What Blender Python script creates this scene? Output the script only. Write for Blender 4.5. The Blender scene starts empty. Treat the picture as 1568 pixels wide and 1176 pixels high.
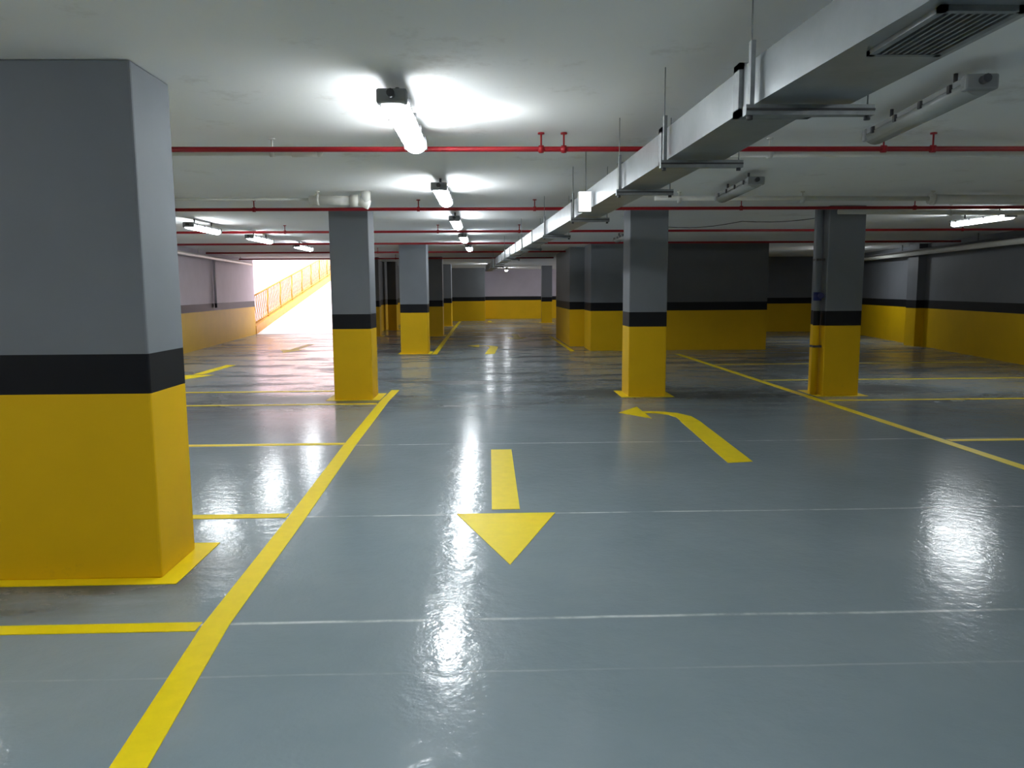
import bpy, bmesh, math, random
from mathutils import Matrix, Vector
random.seed(3)
H=2.72
sc=bpy.context.scene
sc.view_settings.view_transform='Standard'
sc.view_settings.look='None'
sc.view_settings.exposure=0.25

# ------------------------------------------------------------ materials
def newmat(name):
    m=bpy.data.materials.new(name); m.use_nodes=True
    nt=m.node_tree; b=nt.nodes['Principled BSDF']
    return m,nt,b
def N(nt,t,**k):
    n=nt.nodes.new(t)
    for a,v in k.items(): setattr(n,a,v)
    return n
def noise(nt,scale,detail=4,rough=0.55,vec=None):
    n=N(nt,'ShaderNodeTexNoise'); n.inputs['Scale'].default_value=scale
    n.inputs['Detail'].default_value=detail; n.inputs['Roughness'].default_value=rough
    if vec is not None: nt.links.new(vec,n.inputs['Vector'])
    return n
def ramp(nt,src,stops,interp='LINEAR'):
    r=N(nt,'ShaderNodeValToRGB'); r.color_ramp.interpolation=interp
    e=r.color_ramp.elements
    while len(e)<len(stops): e.new(0.5)
    for i,(p,c) in enumerate(stops):
        e[i].position=p; e[i].color=(c[0],c[1],c[2],1) if not isinstance(c,(int,float)) else (c,c,c,1)
    nt.links.new(src,r.inputs[0]); return r
def mix(nt,fac,a,b,mode='MIX'):
    m=N(nt,'ShaderNodeMix',data_type='RGBA',blend_type=mode)
    if isinstance(fac,(int,float)): m.inputs[0].default_value=fac
    else: nt.links.new(fac,m.inputs[0])
    for s,i in ((a,6),(b,7)):
        if isinstance(s,tuple): m.inputs[i].default_value=(*s,1)
        else: nt.links.new(s,m.inputs[i])
    return m.outputs[2]
def geo(nt):
    g=N(nt,'ShaderNodeNewGeometry'); return g.outputs['Position']
def simple(name,col,rough=0.5,metal=0,var=0.12,scale=6,bump=0,spec=0.5):
    m,nt,b=newmat(name); p=geo(nt)
    n=noise(nt,scale,3,vec=p)
    r=ramp(nt,n.outputs['Fac'],[(0.3,tuple(c*(1-var) for c in col)),(0.7,tuple(min(1,c*(1+var)) for c in col))])
    nt.links.new(r.outputs[0],b.inputs['Base Color'])
    b.inputs['Roughness'].default_value=rough; b.inputs['Metallic'].default_value=metal
    b.inputs['Specular IOR Level'].default_value=spec
    return m

def banded(name,grey,yel=(0.74,0.45,0.003)):
    m,nt,b=newmat(name); p=geo(nt)
    s=N(nt,'ShaderNodeSeparateXYZ'); nt.links.new(p,s.inputs[0])
    d=N(nt,'ShaderNodeMath',operation='DIVIDE'); nt.links.new(s.outputs[2],d.inputs[0]); d.inputs[1].default_value=3.0
    r=ramp(nt,d.outputs[0],[(0.0,yel),(1.015/3,(0.005,0.006,0.009)),(1.225/3,grey)],'CONSTANT')
    n=noise(nt,2.2,5,vec=p)
    v=ramp(nt,n.outputs['Fac'],[(0.3,0.92),(0.7,1.0)])
    c=mix(nt,1.0,r.outputs[0],v.outputs[0],'MULTIPLY')
    n2=noise(nt,9,5,0.7,vec=p)
    v2=ramp(nt,n2.outputs['Fac'],[(0.60,0.0),(0.78,0.35)])
    low=ramp(nt,d.outputs[0],[(0.0,1.0),(0.12,0.0)])
    f=N(nt,'ShaderNodeMath',operation='MULTIPLY'); nt.links.new(v2.outputs[0],f.inputs[0]); nt.links.new(low.outputs[0],f.inputs[1])
    c=mix(nt,f.outputs[0],c,(0.25,0.17,0.03))
    nt.links.new(c,b.inputs['Base Color'])
    b.inputs['Roughness'].default_value=0.55
    b.inputs['Specular IOR Level'].default_value=0.25
    return m
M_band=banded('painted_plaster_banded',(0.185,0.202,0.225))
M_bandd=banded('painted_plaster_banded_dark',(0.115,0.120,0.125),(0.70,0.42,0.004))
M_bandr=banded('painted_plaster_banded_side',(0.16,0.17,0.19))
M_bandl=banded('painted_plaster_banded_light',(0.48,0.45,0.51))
M_yel=simple('yellow_marking_paint',(0.92,0.70,0.006),0.45,0,0.04,12,spec=0.3)
M_red=simple('red_pipe_paint',(0.31,0.009,0.016),0.45,0,0.1,spec=0.35)
M_pvc=simple('white_pvc',(0.62,0.62,0.58),0.4,0,0.05)
M_dark=simple('dark_bracket_metal',(0.08,0.08,0.085),0.5,0.6)
M_steel=simple('galvanised_angle',(0.28,0.30,0.31),0.45,0.7,0.15,20)
M_tray=simple('fixture_grey_plastic',(0.26,0.27,0.27),0.5,0,0.05)
M_lens_off=simple('diffuser_unlit',(0.30,0.32,0.31),0.25,0,0.05)
M_blue=simple('blue_valve',(0.01,0.02,0.14),0.4)
M_pink=simple('ramp_plaster',(0.80,0.66,0.72),0.8,0,0.05)
M_conc=simple('ramp_concrete',(0.80,0.74,0.76),0.6,0,0.08,3)
M_rail=simple('railing_yellow',(0.58,0.31,0.04),0.5,0,0.1)
M_grd=simple('outdoor_ground',(0.35,0.33,0.30),0.9)
def emis(name,col,s):
    m,nt,b=newmat(name); b.inputs['Base Color'].default_value=(0.8,0.8,0.8,1)
    b.inputs['Emission Color'].default_value=(*col,1); b.inputs['Emission Strength'].default_value=s
    return m
M_tube=emis('diffuser_lit',(0.92,0.97,1.0),42)
M_sign=emis('lit_sign_panel',(0.9,0.95,1.0),3)

m,nt,b=newmat('galvanised_duct'); p=geo(nt)
n=noise(nt,3,5,vec=p)
r1=ramp(nt,n.outputs['Fac'],[(0.3,(0.28,0.31,0.32)),(0.7,(0.40,0.43,0.45))])
nt.links.new(r1.outputs[0],b.inputs['Base Color'])
b.inputs['Metallic'].default_value=0.6; b.inputs['Roughness'].default_value=0.28
bp=N(nt,'ShaderNodeBump'); bp.inputs['Strength'].default_value=0.2; bp.inputs['Distance'].default_value=0.03
nt.links.new(n.outputs['Fac'],bp.inputs['Height']); nt.links.new(bp.outputs[0],b.inputs['Normal'])
M_duct=m

m,nt,b=newmat('ceiling_white_paint'); p=geo(nt)
n=noise(nt,0.45,4,vec=p); r=ramp(nt,n.outputs['Fac'],[(0.35,(0.84,0.85,0.85)),(0.65,(0.89,0.90,0.90))])
n2=noise(nt,1.1,9,0.75,vec=p); r2=ramp(nt,n2.outputs['Fac'],[(0.57,0.0),(0.72,0.6)])
nt.links.new(mix(nt,r2.outputs[0],r.outputs[0],(0.52,0.49,0.45)),b.inputs['Base Color'])
b.inputs['Roughness'].default_value=0.8
n3=noise(nt,4,5,vec=p); bp=N(nt,'ShaderNodeBump'); bp.inputs['Strength'].default_value=0.15; bp.inputs['Distance'].default_value=0.02
nt.links.new(n3.outputs['Fac'],bp.inputs['Height']); nt.links.new(bp.outputs[0],b.inputs['Normal'])
M_ceil=m

# floor: glossy grey epoxy
m,nt,b=newmat('grey_epoxy_floor'); p=geo(nt)
n=noise(nt,0.7,6,0.6,vec=p); r=ramp(nt,n.outputs['Fac'],[(0.3,(0.205,0.262,0.292)),(0.7,(0.262,0.315,0.345))])
col=r.outputs[0]
s=N(nt,'ShaderNodeSeparateXYZ'); nt.links.new(p,s.inputs[0])
jn=noise(nt,2.5,5,0.7,vec=p); jm=ramp(nt,jn.outputs['Fac'],[(0.40,0.15),(0.60,1.0)])
def M(op,a,bv):
    q=N(nt,'ShaderNodeMath',operation=op)
    for i,x in enumerate((a,bv)):
        if x is None: continue
        if isinstance(x,(int,float)): q.inputs[i].default_value=x
        else: nt.links.new(x,q.inputs[i])
    return q.outputs[0]
yw=M('ADD',s.outputs[1],M('MULTIPLY',n.outputs['Fac'],0.05))
for yy,k,hw in ((3.50,1.0,0.018),(5.23,0.9,0.016),(7.73,0.9,0.02),(2.99,0.22,0.01),(10.3,0.7,0.02),(12.8,0.7,0.025),(15.6,0.6,0.03)):
    d=M('ABSOLUTE',M('SUBTRACT',yw,yy+0.025),None)
    g=N(nt,'ShaderNodeMapRange'); nt.links.new(d,g.inputs[0]); g.inputs[1].default_value=hw*0.3; g.inputs[2].default_value=hw; g.inputs[3].default_value=1; g.inputs[4].default_value=0
    col=mix(nt,M('MULTIPLY',M('MULTIPLY',g.outputs[0],jm.outputs[0]),k),col,(0.62,0.67,0.69))
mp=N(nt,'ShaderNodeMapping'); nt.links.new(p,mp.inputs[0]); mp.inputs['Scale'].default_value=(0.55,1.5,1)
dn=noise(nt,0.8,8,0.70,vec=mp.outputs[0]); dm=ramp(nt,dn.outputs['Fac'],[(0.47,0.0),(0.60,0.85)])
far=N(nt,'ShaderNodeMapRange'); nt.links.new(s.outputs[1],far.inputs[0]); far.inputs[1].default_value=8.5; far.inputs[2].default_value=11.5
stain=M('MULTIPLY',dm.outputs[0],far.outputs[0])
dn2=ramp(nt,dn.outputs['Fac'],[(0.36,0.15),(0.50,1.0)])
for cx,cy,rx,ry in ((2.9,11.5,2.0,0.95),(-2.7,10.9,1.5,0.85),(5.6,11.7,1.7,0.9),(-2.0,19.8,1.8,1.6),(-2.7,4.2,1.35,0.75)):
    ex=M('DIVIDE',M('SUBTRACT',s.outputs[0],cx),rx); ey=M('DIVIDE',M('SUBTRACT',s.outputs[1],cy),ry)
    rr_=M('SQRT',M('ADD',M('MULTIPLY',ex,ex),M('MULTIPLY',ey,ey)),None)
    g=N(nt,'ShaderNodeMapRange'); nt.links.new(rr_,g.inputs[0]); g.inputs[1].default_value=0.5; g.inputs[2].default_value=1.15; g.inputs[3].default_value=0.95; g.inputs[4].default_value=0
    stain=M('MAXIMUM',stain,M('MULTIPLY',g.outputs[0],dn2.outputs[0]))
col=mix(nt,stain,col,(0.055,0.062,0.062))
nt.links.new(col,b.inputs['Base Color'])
rr=ramp(nt,jn.outputs['Fac'],[(0.3,0.12),(0.7,0.19)])
nt.links.new(M('ADD',rr.outputs[0],M('MULTIPLY',stain,0.22)),b.inputs['Roughness'])
b.inputs['IOR'].default_value=1.42
bn=noise(nt,13,3,0.5,vec=p); bn2=noise(nt,45,2,0.5,vec=p)
hs=M('ADD',bn.outputs['Fac'],M('MULTIPLY',bn2.outputs['Fac'],0.28))
bp=N(nt,'ShaderNodeBump'); bp.inputs['Strength'].default_value=0.36; bp.inputs['Distance'].default_value=0.007
nt.links.new(hs,bp.inputs['Height']); nt.links.new(bp.outputs[0],b.inputs['Normal'])
M_floor=m

# ------------------------------------------------------------ geometry helpers
class B:
    def __init__(s): s.bm=bmesh.new(); s.mats=[]
    def mi(s,m):
        if m not in s.mats: s.mats.append(m)
        return s.mats.index(m)
    def box(s,x0,x1,y0,y1,z0,z1,m,bev=0):
        vs=[s.bm.verts.new((x,y,z)) for z in (z0,z1) for x,y in ((x0,y0),(x1,y0),(x1,y1),(x0,y1))]
        return s._hex(vs,m,bev)
    def _hex(s,v,m,bev=0):
        i=s.mi(m); fs=[]
        for q in ((3,2,1,0),(4,5,6,7),(0,1,5,4),(1,2,6,5),(2,3,7,6),(3,0,4,7)):
            f=s.bm.faces.new([v[k] for k in q]); f.material_index=i; fs.append(f)
        if bev:
            es=list({e for f in fs for e in f.edges})
            r=bmesh.ops.bevel(s.bm,geom=es,offset=bev,segments=2,affect='EDGES',profile=0.5)
            for f in r['faces']: f.material_index=i
        return fs
    def prism(s,pts,z0,z1,m):
        i=s.mi(m); n=len(pts)
        a=[s.bm.verts.new((x,y,z0)) for x,y in pts]; c=[s.bm.verts.new((x,y,z1)) for x,y in pts]
        f=s.bm.faces.new(a[::-1]); f.material_index=i; f=s.bm.faces.new(c); f.material_index=i
        for k in range(n):
            f=s.bm.faces.new((a[k],a[(k+1)%n],c[(k+1)%n],c[k])); f.material_index=i
    def cyl(s,p0,p1,r,m,seg=12,r2=None):
        p0=Vector(p0);p1=Vector(p1);d=p1-p0; L=d.length
        mat=Matrix.Translation((p0+p1)/2)@d.to_track_quat('Z','Y').to_matrix().to_4x4()
        q=bmesh.ops.create_cone(s.bm,cap_ends=True,segments=seg,radius1=r,radius2=r if r2 is None else r2,depth=L,matrix=mat)
        i=s.mi(m)
        for f in {f for v in q['verts'] for f in v.link_faces}: f.material_index=i; f.smooth=len(f.verts)==4
    def sph(s,p,r,m):
        q=bmesh.ops.create_uvsphere(s.bm,u_segments=12,v_segments=8,radius=r,matrix=Matrix.Translation(p)); i=s.mi(m)
        for f in {f for v in q['verts'] for f in v.link_faces}: f.material_index=i; f.smooth=True
    def path(s,pts,r,m,seg=12):
        for a,c in zip(pts,pts[1:]): s.cyl(a,c,r,m,seg)
        for a in pts[1:-1]: s.sph(a,r*1.02,m)
    def done(s,name,parent=None,loc=None,rot=None):
        bmesh.ops.recalc_face_normals(s.bm,faces=s.bm.faces)
        me=bpy.data.meshes.new(name); s.bm.to_mesh(me); s.bm.free()
        for m in s.mats: me.materials.append(m)
        o=bpy.data.objects.new(name,me); sc.collection.objects.link(o)
        if parent: o.parent=parent
        if loc: o.location=loc
        if rot: o.rotation_euler=rot
        return o

# ------------------------------------------------------------ shell
g=B(); g.box(-14,15,-7,45,-0.2,0,M_floor); g.done('floor')
g=B(); g.box(-14,15,-7,29.0,H,H+0.25,M_ceil); g.box(-4.35,15,29.0,45,H,H+0.25,M_ceil); g.done('ceiling')
def wall(name,a,c,mat,t=0.2,z1=H,side=1,extra=None):
    a=Vector((*a,0)); c=Vector((*c,0)); n=(c-a).normalized().cross(Vector((0,0,1)))*t*side
    g=B(); g.prism([(a.x,a.y),(c.x,c.y),(c.x+n.x,c.y+n.y),(a.x+n.x,a.y+n.y)],0,z1,mat)
    if extra: g.box(*extra,0,z1-0.001,mat)
    return g.done(name)
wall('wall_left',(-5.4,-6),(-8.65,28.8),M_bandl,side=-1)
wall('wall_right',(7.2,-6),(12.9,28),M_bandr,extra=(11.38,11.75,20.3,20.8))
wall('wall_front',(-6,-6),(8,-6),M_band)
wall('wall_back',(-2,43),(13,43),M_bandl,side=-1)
g=B(); g.box(7.5,13.2,28,28.2,0,H,M_bandr); g.done('wall_back_right')
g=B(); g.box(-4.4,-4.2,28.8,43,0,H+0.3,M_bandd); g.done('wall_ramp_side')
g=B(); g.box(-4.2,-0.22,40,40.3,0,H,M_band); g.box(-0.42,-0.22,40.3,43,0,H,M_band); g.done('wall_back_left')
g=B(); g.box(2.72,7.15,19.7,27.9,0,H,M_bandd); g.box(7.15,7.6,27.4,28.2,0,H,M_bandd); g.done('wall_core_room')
g=B(); g.box(2.22,2.72,21.3,25.6,0,H,M_band); g.done('wall_core_side')
g=B(); g.box(2.58,4.0,19.62,20.9,0,H,M_band,0.008); g.done('wall_core_corner')

# ------------------------------------------------------------ pillars
def pillar(x0,x1,y0,y1,mat=M_band,skirt=True,name='concrete_pillar',k=0.11):
    g=B(); g.box(x0,x1,y0,y1,0,H-0.001,mat,0.012)
    if skirt:
        g.box(x0-k,x1+k,y0-k*0.8,y1+k,0.0005,0.004,M_yel)
    return g.done(name)
pillar(-2.85,-1.80,4.10,4.58)
pillar(-2.24,-1.69,11.05,11.60)
pillar(-2.20,-1.53,19.15,19.8,k=0.08)
pillar(-2.12,-1.60,26.7,27.3,k=0.08)
pillar(-2.10,-1.66,34.2,34.8,k=0.08)
pillar(2.02,2.57,11.1,11.65)
pillar(4.84,5.37,10.98,11.5)
pillar(-4.10,-3.80,26.9,27.3,M_bandd)
pillar(-4.05,-3.70,31.0,31.5,M_bandd)
pillar(2.52,3.02,37.0,37.5)
pillar(-4.7,-4.4,28.4,28.85,M_bandd,False)

g=B()
g.cyl((4.77,11.12,0.005),(4.77,11.12,H-0.002),0.05,M_band,16)
g.box(4.71,4.838,11.06,11.18,1.95,1.98,M_dark); g.box(4.71,4.838,11.06,11.18,0.7,0.73,M_dark)
g.cyl((4.77,11.12,1.38),(4.77,11.12,1.50),0.06,M_blue,16)
g.cyl((4.77,11.08,1.45),(4.77,10.99,1.45),0.018,M_blue)
g.cyl((4.77,11.0,1.45),(4.77,10.985,1.45),0.042,M_blue,16)
g.done('riser_pipe')

# ------------------------------------------------------------ floor markings
Z0,Z1=0.0006,0.0035
def stripe(pts,w,name):
    g=B(); P=[Vector((x,y,0)) for x,y in pts]; n=len(P); L=[];Rr=[]
    for i in range(n):
        d=(P[min(i+1,n-1)]-P[max(i-1,0)]).normalized(); q=Vector((-d.y,d.x,0))*w/2
        L.append(P[i]+q); Rr.append(P[i]-q)
    for i in range(n-1):
        g.prism([(Rr[i].x,Rr[i].y),(Rr[i+1].x,Rr[i+1].y),(L[i+1].x,L[i+1].y),(L[i].x,L[i].y)],Z0,Z1,M_yel)
    return g.done(name)
stripe([(-1.16,0.8),(-1.20,2.4),(-1.295,3.48),(-1.34,5.17),(-1.43,7.7),(-1.50,10.84),(-1.49,12.1)],0.125,'lane_edge_line')
stripe([(-1.36,19.0),(-1.42,26),(-1.48,34),(-1.5,39.5)],0.125,'lane_edge_line')
for y,xe in ((3.47,-1.37),(5.26,-1.42),(7.80,-1.50),(10.62,-1.57),(12.05,-2.4)):
    stripe([(-5.6,y-0.01),(xe,y)],0.095,'parking_bay_line')
stripe([(4.62,2.0),(4.62,6.3),(4.60,11.07),(4.55,18.5)],0.11,'lane_edge_line')
for y,xr in ((5.0,8.7),(7.62,9.0),(10.50,9.6),(12.95,10.0),(15.8,10.4)):
    stripe([(4.69,y),(xr,y)],0.095,'parking_bay_line')
stripe([(2.12,19.6),(2.06,26)],0.11,'lane_edge_line')
def arrow_straight(x,y0,y1,name='floor_arrow',w=0.2):
    g=B(); hl=1.02*abs(y1-y0)/3.2
    yb=y0+hl
    g.prism([(x,y0),(x+0.345,yb),(x-0.345,yb)],Z0,Z1,M_yel)
    g.prism([(x-w/2,yb+0.1),(x+w/2,yb+0.1),(x+w/2,y1),(x-w/2,y1)],Z0,Z1,M_yel)
    return g.done(name)
arrow_straight(0.105,4.22,7.42)
arrow_straight(-5.55,13.7,16.6); arrow_straight(-5.3,19.9,23.0)
arrow_straight(0.9,24.6,27.4); arrow_straight(0.02,38.0,39.9)
def arrow_turn(ox,oy,name='floor_turn_arrow'):
    g=B()
    g.prism([(2.13+ox,6.72+oy),(2.37+ox,6.76+oy),(2.48+ox,8.93+oy),(2.25+ox,8.94+oy)],Z0,Z1,M_yel)
    o_=[(2.48,8.95),(2.47,9.28),(2.36,9.55),(2.16,9.68),(1.96,9.72)]
    i_=[(2.26,8.96),(2.27,9.20),(2.22,9.40),(2.10,9.54),(1.96,9.58)]
    for k in range(4):
        a,c,d,e=i_[k],o_[k],o_[k+1],i_[k+1]
        g.prism([(q[0]+ox,q[1]+oy) for q in (a,c,d,e)],Z0,Z1,M_yel)
    g.prism([(1.63+ox,9.62+oy),(1.955+ox,9.15+oy),(1.955+ox,10.10+oy)],Z0,Z1,M_yel)
    return g.done(name)
arrow_turn(0,0); arrow_turn(-2.25,12.2)

# ------------------------------------------------------------ fluorescent fixtures
def fixture(x,y0,y1,on=True,z=2.60,ang=0.0):
    L=y1-y0; e=bpy.data.objects.new('fluorescent_light',None); sc.collection.objects.link(e)
    e.location=(x,(y0+y1)/2,z); e.rotation_euler=(0,0,ang); e.empty_display_size=0.1
    h=L/2
    g=B() # tray
    g.box(-0.070,0.070,-h,h,0.010,0.042,M_tray,0.006)
    for yy in (-h*0.6,h*0.6): g.cyl((0,yy,0.04),(0,yy,H-z-0.001),0.012,M_dark,8)
    g.box(-0.084,0.084,-h-0.012,-h+0.05,-0.035,0.045,M_tray,0.012); g.box(-0.084,0.084,h-0.05,h+0.012,-0.035,0.045,M_tray,0.012)
    for yy in (-h*0.75,-h*0.25,h*0.25,h*0.75):
        g.box(-0.086,-0.066,yy-0.015,yy+0.015,-0.010,0.032,M_dark); g.box(0.066,0.086,yy-0.015,yy+0.015,-0.010,0.032,M_dark)
    g.cyl((0,-h-0.01,0.01),(0,-h-0.06,0.01),0.022,M_dark,10)
    g.done('tray',e)
    g=B(); i=g.mi(M_tube if on else M_lens_off); n=8; A=[];C=[]
    for k in range(n+1):
        a=math.pi*(-0.05+1.10*k/n); px=-0.075*math.cos(a); pz=-0.058*math.sin(a)-0.002
        A.append(g.bm.verts.new((px,-h+0.02,pz))); C.append(g.bm.verts.new((px,h-0.02,pz)))
    for k in range(n):
        f=g.bm.faces.new((A[k],C[k],C[k+1],A[k+1])); f.smooth=True
    g.bm.faces.new(A); g.bm.faces.new(C[::-1]); g.bm.faces.new((A[0],A[n],C[n],C[0]))
    g.done('diffuser',e)
    return e
ON=[(-0.52,4.36,5.78),(-0.50,8.0,9.4),(-0.50,11.5,12.9),(-0.50,15.0,16.4),(-0.48,18.4,19.8),(0.0,33.2,34.6),(0.9,39.0,40.4)]  # last entry is an added fixture that brightens the back wall
for a in ON: fixture(*a)
fixture(-0.52,0.6,2.0)
for a in ((-4.7,12.4,13.7),(-4.55,15.0,16.4),(-4.4,18.0,19.4),(-4.6,5.6,7.0),(-4.6,1.0,2.4)): fixture(*a)
fixture(7.62,11.2,12.6); fixture(7.0,3.4,4.8); fixture(3.2,-1.6,-0.2)  # the latter two are added out of view to light the near right side
fixture(10.15,21.6,23.0)  # added fixture, hidden behind a pillar to brighten the back-right walls
fixture(2.62,4.05,5.45,False,ang=-0.1); fixture(2.66,7.65,9.0,False,ang=-0.05)
fixture(2.7,15.0,16.4,False)

def glow_helper(x,y,tx,e,ln=0.8):  # added unseen area lamp, makes the bright ceiling patch beside a tube
    l=bpy.data.lights.new('ceiling_glow_helper','AREA'); l.shape='RECTANGLE'; l.size=0.06; l.size_y=ln; l.energy=e; l.color=(0.93,0.97,1.0)
    o=bpy.data.objects.new('ceiling_glow_helper',l); sc.collection.objects.link(o); o.location=(x,y,2.56)
    d=Vector((tx-x,0,H-2.56)); o.rotation_euler=d.to_track_quat('-Z','Y').to_euler(); return o
glow_helper(-0.31,5.25,-0.25,3.5,0.9)
glow_helper(-0.32,8.8,-0.24,1.5); glow_helper(-0.68,8.8,-0.76,1.5)

# ------------------------------------------------------------ ducts
g=B(); i=g.mi(M_duct)
sec=[ (0.2,1.13,1.40),(2.0,1.085,1.40),(3.12,1.01,1.385)]
sec2=[(3.18,1.01,1.285),(4.34,0.97,1.29)]
sec3=[(4.38,0.97,1.24),(5.5,0.93,1.20)]
rest=[(5.54,0.93,1.18),(7.7,0.83,1.08)]
rest2=[(7.74,0.83,1.06),(9.9,0.72,0.95)]; r3=[(9.94,0.72,0.94),(13,0.56,0.78)]; r4=[(13.04,0.56,0.77),(17,0.36,0.57)]; r5=[(17.04,0.36,0.56),(28,-0.12,0.1)]
zb,zt=2.25,2.42
def ductseg(S):
    rings=[]
    for y,a,c in S: rings.append([g.bm.verts.new(q) for q in ((a,y,zb),(c,y,zb),(c,y,zt),(a,y,zt))])
    for r0,r1 in zip(rings,rings[1:]):
        for k in range(4):
            f=g.bm.faces.new((r0[k],r0[(k+1)%4],r1[(k+1)%4],r1[k])); f.material_index=i
    f=g.bm.faces.new(rings[0]); f.material_index=i; f=g.bm.faces.new(rings[-1]); f.material_index=i
allseg=[sec,sec2,sec3,rest,rest2,r3,r4,r5]
for s_ in allseg: ductseg(s_)
for s_ in allseg[1:]:
    y,a,c=s_[0]; t=0.016
    g.box(a-t,c+t,y-0.05,y+0.02,zt-0.01,zt+t,M_steel); g.box(a-t,c+t,y-0.05,y+0.02,zb-t,zb+0.01,M_steel)
    g.box(a-t,a+0.005,y-0.05,y+0.02,zb-t,zt+t,M_steel); g.box(c-0.005,c+t,y-0.05,y+0.02,zb-t,zt+t,M_steel)
for y0,a0,c0,y1,a1,c1 in [(S[0][0],S[0][1],S[0][2],S[-1][0],S[-1][1],S[-1][2]) for S in allseg[3:]]:
    n=max(1,int((y1-y0)/1.1))
    for k in range(1,n):
        u=k/n; y=y0+(y1-y0)*u; a=a0+(a1-a0)*u; c=c0+(c1-c0)*u
        g.box(a-0.01,c+0.01,y-0.012,y+0.012,zb-0.012,zt+0.01,M_steel)
for y,a,c in [(2.98,1.02,1.39),(4.22,0.975,1.30),(5.42,0.935,1.21),(7.5,0.84,1.09),(9.8,0.73,0.96),(12.8,0.57,0.8),(16.8,0.37,0.6),(22,0.15,0.35)]:
    g.box(a-0.05,c+0.07,y-0.02,y+0.02,zb-0.05,zb-0.012,M_steel)
    g.box(a-0.05,c+0.07,y-0.024,y-0.018,zb-0.034,zb-0.026,M_dark)
    for x in (a-0.03,c+0.05):
        g.cyl((x,y,zb-0.06),(x,y,H-0.001),0.003,M_steel,8); g.cyl((x,y,zb-0.065),(x,y,zb-0.045),0.012,M_dark,6)
    g.box(a-0.035,a-0.018,y-0.015,y+0.015,zb-0.02,zt+0.05,M_steel)
gx0,gx1,gy0,gy1=1.13,1.35,1.98,2.36
g.box(gx0,gx1,gy0,gy0+0.02,zb-0.015,zb,M_steel); g.box(gx0,gx1,gy1-0.02,gy1,zb-0.015,zb,M_steel)
g.box(gx0,gx0+0.02,gy0,gy1,zb-0.015,zb,M_steel); g.box(gx1-0.02,gx1,gy0,gy1,zb-0.015,zb,M_steel)
g.box(gx0+0.02,gx1-0.02,gy0+0.02,gy1-0.02,zb-0.003,zb-0.001,M_dark)
for k in range(8):
    x=gx0+0.035+k*0.021; g.box(x,x+0.007,gy0+0.02,gy1-0.02,zb-0.014,zb-0.002,M_steel)
g.done('ventilation_duct')

g=B(); g.box(0.755,0.862,6.55,6.62,2.20,2.37,M_tray,0.006); g.box(0.760,0.857,6.535,6.552,2.205,2.365,M_sign); g.cyl((0.82,6.6,2.37),(0.82,6.6,H-0.001),0.004,M_steel,6)
g.done('emergency_exit_sign')

# ------------------------------------------------------------ pipes
def hanger(g,x,y,z,r,m):
    g.cyl((x,y,z+r),(x,y,H-0.001),0.007,m,8); g.cyl((x-0.018,y,z),(x+0.018,y,z),r+0.009,m,14); g.cyl((x,y,H-0.012),(x,y,H-0.001),0.025,m,10)
def rpipe(y,x0,x1,z,r,hs,name='sprinkler_pipe'):
    g=B(); g.cyl((x0,y,z),(x1,y,z),r,M_red,14)
    for x in hs: hanger(g,x,y,z,r,M_red)
    return g,name
g,n_=rpipe(5.92,-6.3,8.9,2.60,0.019,(-2.9,0.40,0.57,3.0,3.38,6.0)); g.sph((0.40,5.92,2.60),0.03,M_red); g.sph((0.57,5.92,2.6),0.03,M_red); g.done(n_)
g,n_=rpipe(10.15,-6.7,9.6,2.60,0.021,(-3.0,-0.9,0.6,3.3,5.6,8.0)); g.done(n_)
g,n_=rpipe(13.95,-7.0,10.1,2.60,0.021,(-3.6,-0.9,0.55,3.0,6.0,8.6)); g.done(n_)
g,n_=rpipe(17.4,-7.3,10.7,2.60,0.022,(-3,0.8,4,7.5)); g.done(n_)
g,n_=rpipe(21.2,-7.6,2.1,2.60,0.022,(-3,0.8)); g.done(n_)
g,n_=rpipe(25.2,-8,2.1,2.60,0.022,(-3,0.8)); g.done(n_)
g=B(); g.cyl((-6.0,6.12,2.615),(-1.45,6.12,2.615),0.028,M_pvc); g.cyl((-1.5,6.12,2.615),(-1.30,6.12,2.615),0.038,M_pvc)
hanger(g,-1.65,6.12,2.615,0.028,M_pvc); hanger(g,-3.6,6.12,2.615,0.028,M_pvc); g.sph((-1.30,6.12,2.615),0.038,M_pvc); g.done('drain_pipe')
g=B(); g.cyl((1.9,6.12,2.61),(8.9,6.12,2.61),0.036,M_pvc)
for x in (2.2,4.4,6.6): hanger(g,x,6.12,2.61,0.036,M_pvc)
g.done('drain_pipe')
g=B(); g.path([(-6.4,9.3,2.64),(-2.1,9.3,2.63)],0.016,M_pvc); g.path([(-2.1,9.3,2.62),(-1.52,9.3,2.61),(-1.40,9.3,2.56)],0.055,M_pvc,16); g.cyl((-1.62,9.3,2.612),(-1.53,9.3,2.61),0.07,M_pvc,16)
g.path([(-1.44,9.3,2.59),(-1.44,9.3,H-0.001)],0.055,M_pvc,16); hanger(g,-4,9.3,2.64,0.016,M_pvc); hanger(g,-2.0,9.3,2.62,0.055,M_pvc); g.done('drain_pipe')
g=B(); g.cyl((2.0,9.4,2.64),(5.4,9.4,2.63),0.028,M_pvc); g.cyl((5.35,9.4,2.62),(9.2,9.4,2.60),0.058,M_pvc,16)
for x in (2.3,3.8,5.4,7.0,8.6): hanger(g,x,9.4,2.62,0.03 if x<5 else 0.06,M_pvc)
g.done('drain_pipe')
g=B(); g.path([(4.9,10.85,2.62),(9.5,10.85,2.58)],0.035,M_pvc); hanger(g,6.5,10.85,2.6,0.035,M_pvc); hanger(g,8.5,10.85,2.6,0.035,M_pvc); g.done('drain_pipe')
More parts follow.
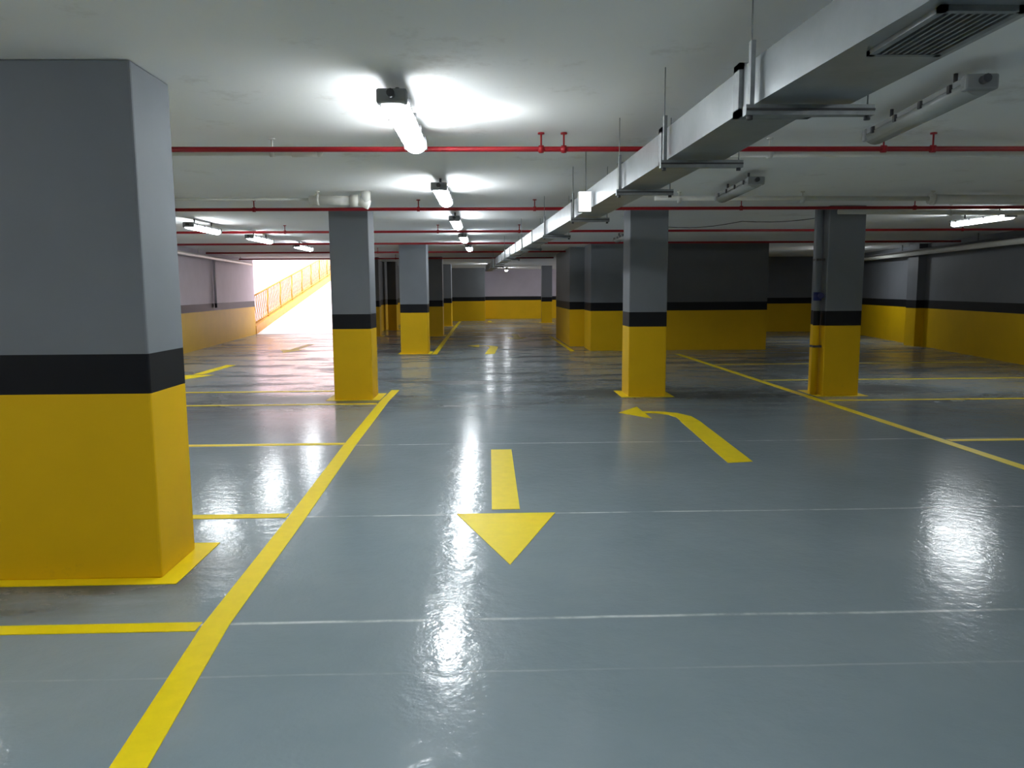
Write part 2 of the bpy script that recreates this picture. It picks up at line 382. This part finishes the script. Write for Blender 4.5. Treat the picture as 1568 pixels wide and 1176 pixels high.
g=B(); g.path([(8.9,7,2.42),(12.2,26.5,2.47)],0.06,M_pvc,14); g.path([(8.75,7,2.5),(12.05,26.5,2.52)],0.025,M_dark,10)
for k in range(5):
    u=k/4; g.cyl((8.98+3.1*u,7.5+18*u,2.45),(8.98+3.1*u,7.5+18*u,H-0.001),0.01,M_dark,6)
g.done('service_pipe')
g=B(); g.path([(-6.2,5,2.52),(-8.3,27.5,2.52)],0.05,M_pvc,14)
for k in range(5):
    u=k/4; g.cyl((-6.3-1.9*u,6+20*u,2.52),(-6.3-1.9*u,6+20*u,H-0.001),0.01,M_pvc,6)
g.cyl((-8.07,23.1,1.1),(-8.07,23.1,2.5),0.035,M_bandl,12)
g.done('service_pipe')
g=B(); pts=[]
for k in range(13):
    u=k/12; pts.append((3.3+1.75*u,14.5-3.4*u,2.71-0.10*u-0.05*abs(math.sin(2*math.pi*u))))
g.path(pts,0.006,M_dark,6); g.done('hanging_cable')

# ------------------------------------------------------------ ramp and outdoors
sl=0.155; y0=28.9; yl=52
g=B()
a=[(-8.65,y0,0.001),(-4.41,y0,0.001),(-4.41,yl,(yl-y0)*sl),(-8.65,yl,(yl-y0)*sl)]
v=[g.bm.verts.new((x,y,0.0003)) for x,y,z in a]+[g.bm.verts.new(q) for q in a]
g._hex(v,M_conc)
v=[g.bm.verts.new(q) for q in ((-8.9,y0,0),(-8.65,y0,0),(-8.65,yl,0),(-8.9,yl,0),(-8.9,y0,0.3),(-8.65,y0,0.3),(-8.65,yl,0.3+(yl-y0)*sl),(-8.9,yl,0.3+(yl-y0)*sl))]
g._hex(v,M_rail)
g.done('exit_ramp')
g=B()
def rz(y): return 0.3+(y-y0)*sl
X=-8.77
for hh in (0.06,1.08): g.cyl((X,y0+0.1,rz(y0+0.1)+hh),(X,yl,rz(yl)+hh),0.03,M_rail,8)
y=y0+0.1; k=0
while y<yl:
    z=rz(y)
    if k%8==0: g.cyl((X,y,z+0.001),(X,y,z+1.08),0.03,M_rail,8)
    else:
        pts=[(X,y+0.09*math.sin(u/6*2*math.pi),z+0.06+1.02*u/6) for u in range(7)]
        for p_,q_ in zip(pts,pts[1:]): g.cyl(p_,q_,0.014,M_rail,6)
    y+=0.24; k+=1
g.done('ramp_railing')
g=B(); g.box(-10.0,-9.75,28.9,60,0,6.5,M_pink); g.done('wall_ramp_outer')
g=B(); g.box(-9.75,-8.9,28.9,60,-0.1,0.3,M_grd); g.box(-13,-4.4,yl,75,3.3,(yl-y0)*sl,M_grd); g.done('outdoor_ground')
g=B(); g.box(-4.4,-4.2,28.9,52,H+0.3,4.2,M_pink); g.box(-4.4,-4.2,43.01,52,0,H+0.3,M_pink); g.done('wall_ramp_parapet')

w=bpy.data.worlds.new('daylight'); sc.world=w; w.use_nodes=True
bg=w.node_tree.nodes['Background']; bg.inputs[0].default_value=(1.0,0.92,0.97,1); bg.inputs[1].default_value=4.2
l=bpy.data.lights.new('sun','SUN'); l.energy=2.5; l.angle=0.05; l.color=(1,0.95,0.9)
o=bpy.data.objects.new('sun',l); sc.collection.objects.link(o); o.rotation_euler=(math.radians(25),math.radians(10),0)
l=bpy.data.lights.new('daylight_portal','AREA'); l.shape='RECTANGLE'; l.size=4.2; l.size_y=2.7; l.cycles.is_portal=True
o=bpy.data.objects.new('daylight_portal',l); sc.collection.objects.link(o); o.location=(-6.5,28.85,1.36); o.rotation_euler=(math.radians(-90),0,0)

# ------------------------------------------------------------ camera
f=1178.0
th=math.atan(143/f); psi=math.atan(34/f); roll=math.radians(-0.35)
R=Matrix.Rotation(-psi,3,'Z')@Matrix.Rotation(math.pi/2-th,3,'X')@Matrix.Rotation(roll,3,'Z')
cd=bpy.data.cameras.new('camera'); cd.sensor_width=36; cd.lens=36*f/1568; cd.clip_start=0.05; cd.clip_end=300
cam=bpy.data.objects.new('camera',cd); sc.collection.objects.link(cam); sc.camera=cam
cam.matrix_world=Matrix.Translation((0,0,1.55))@R.to_4x4()
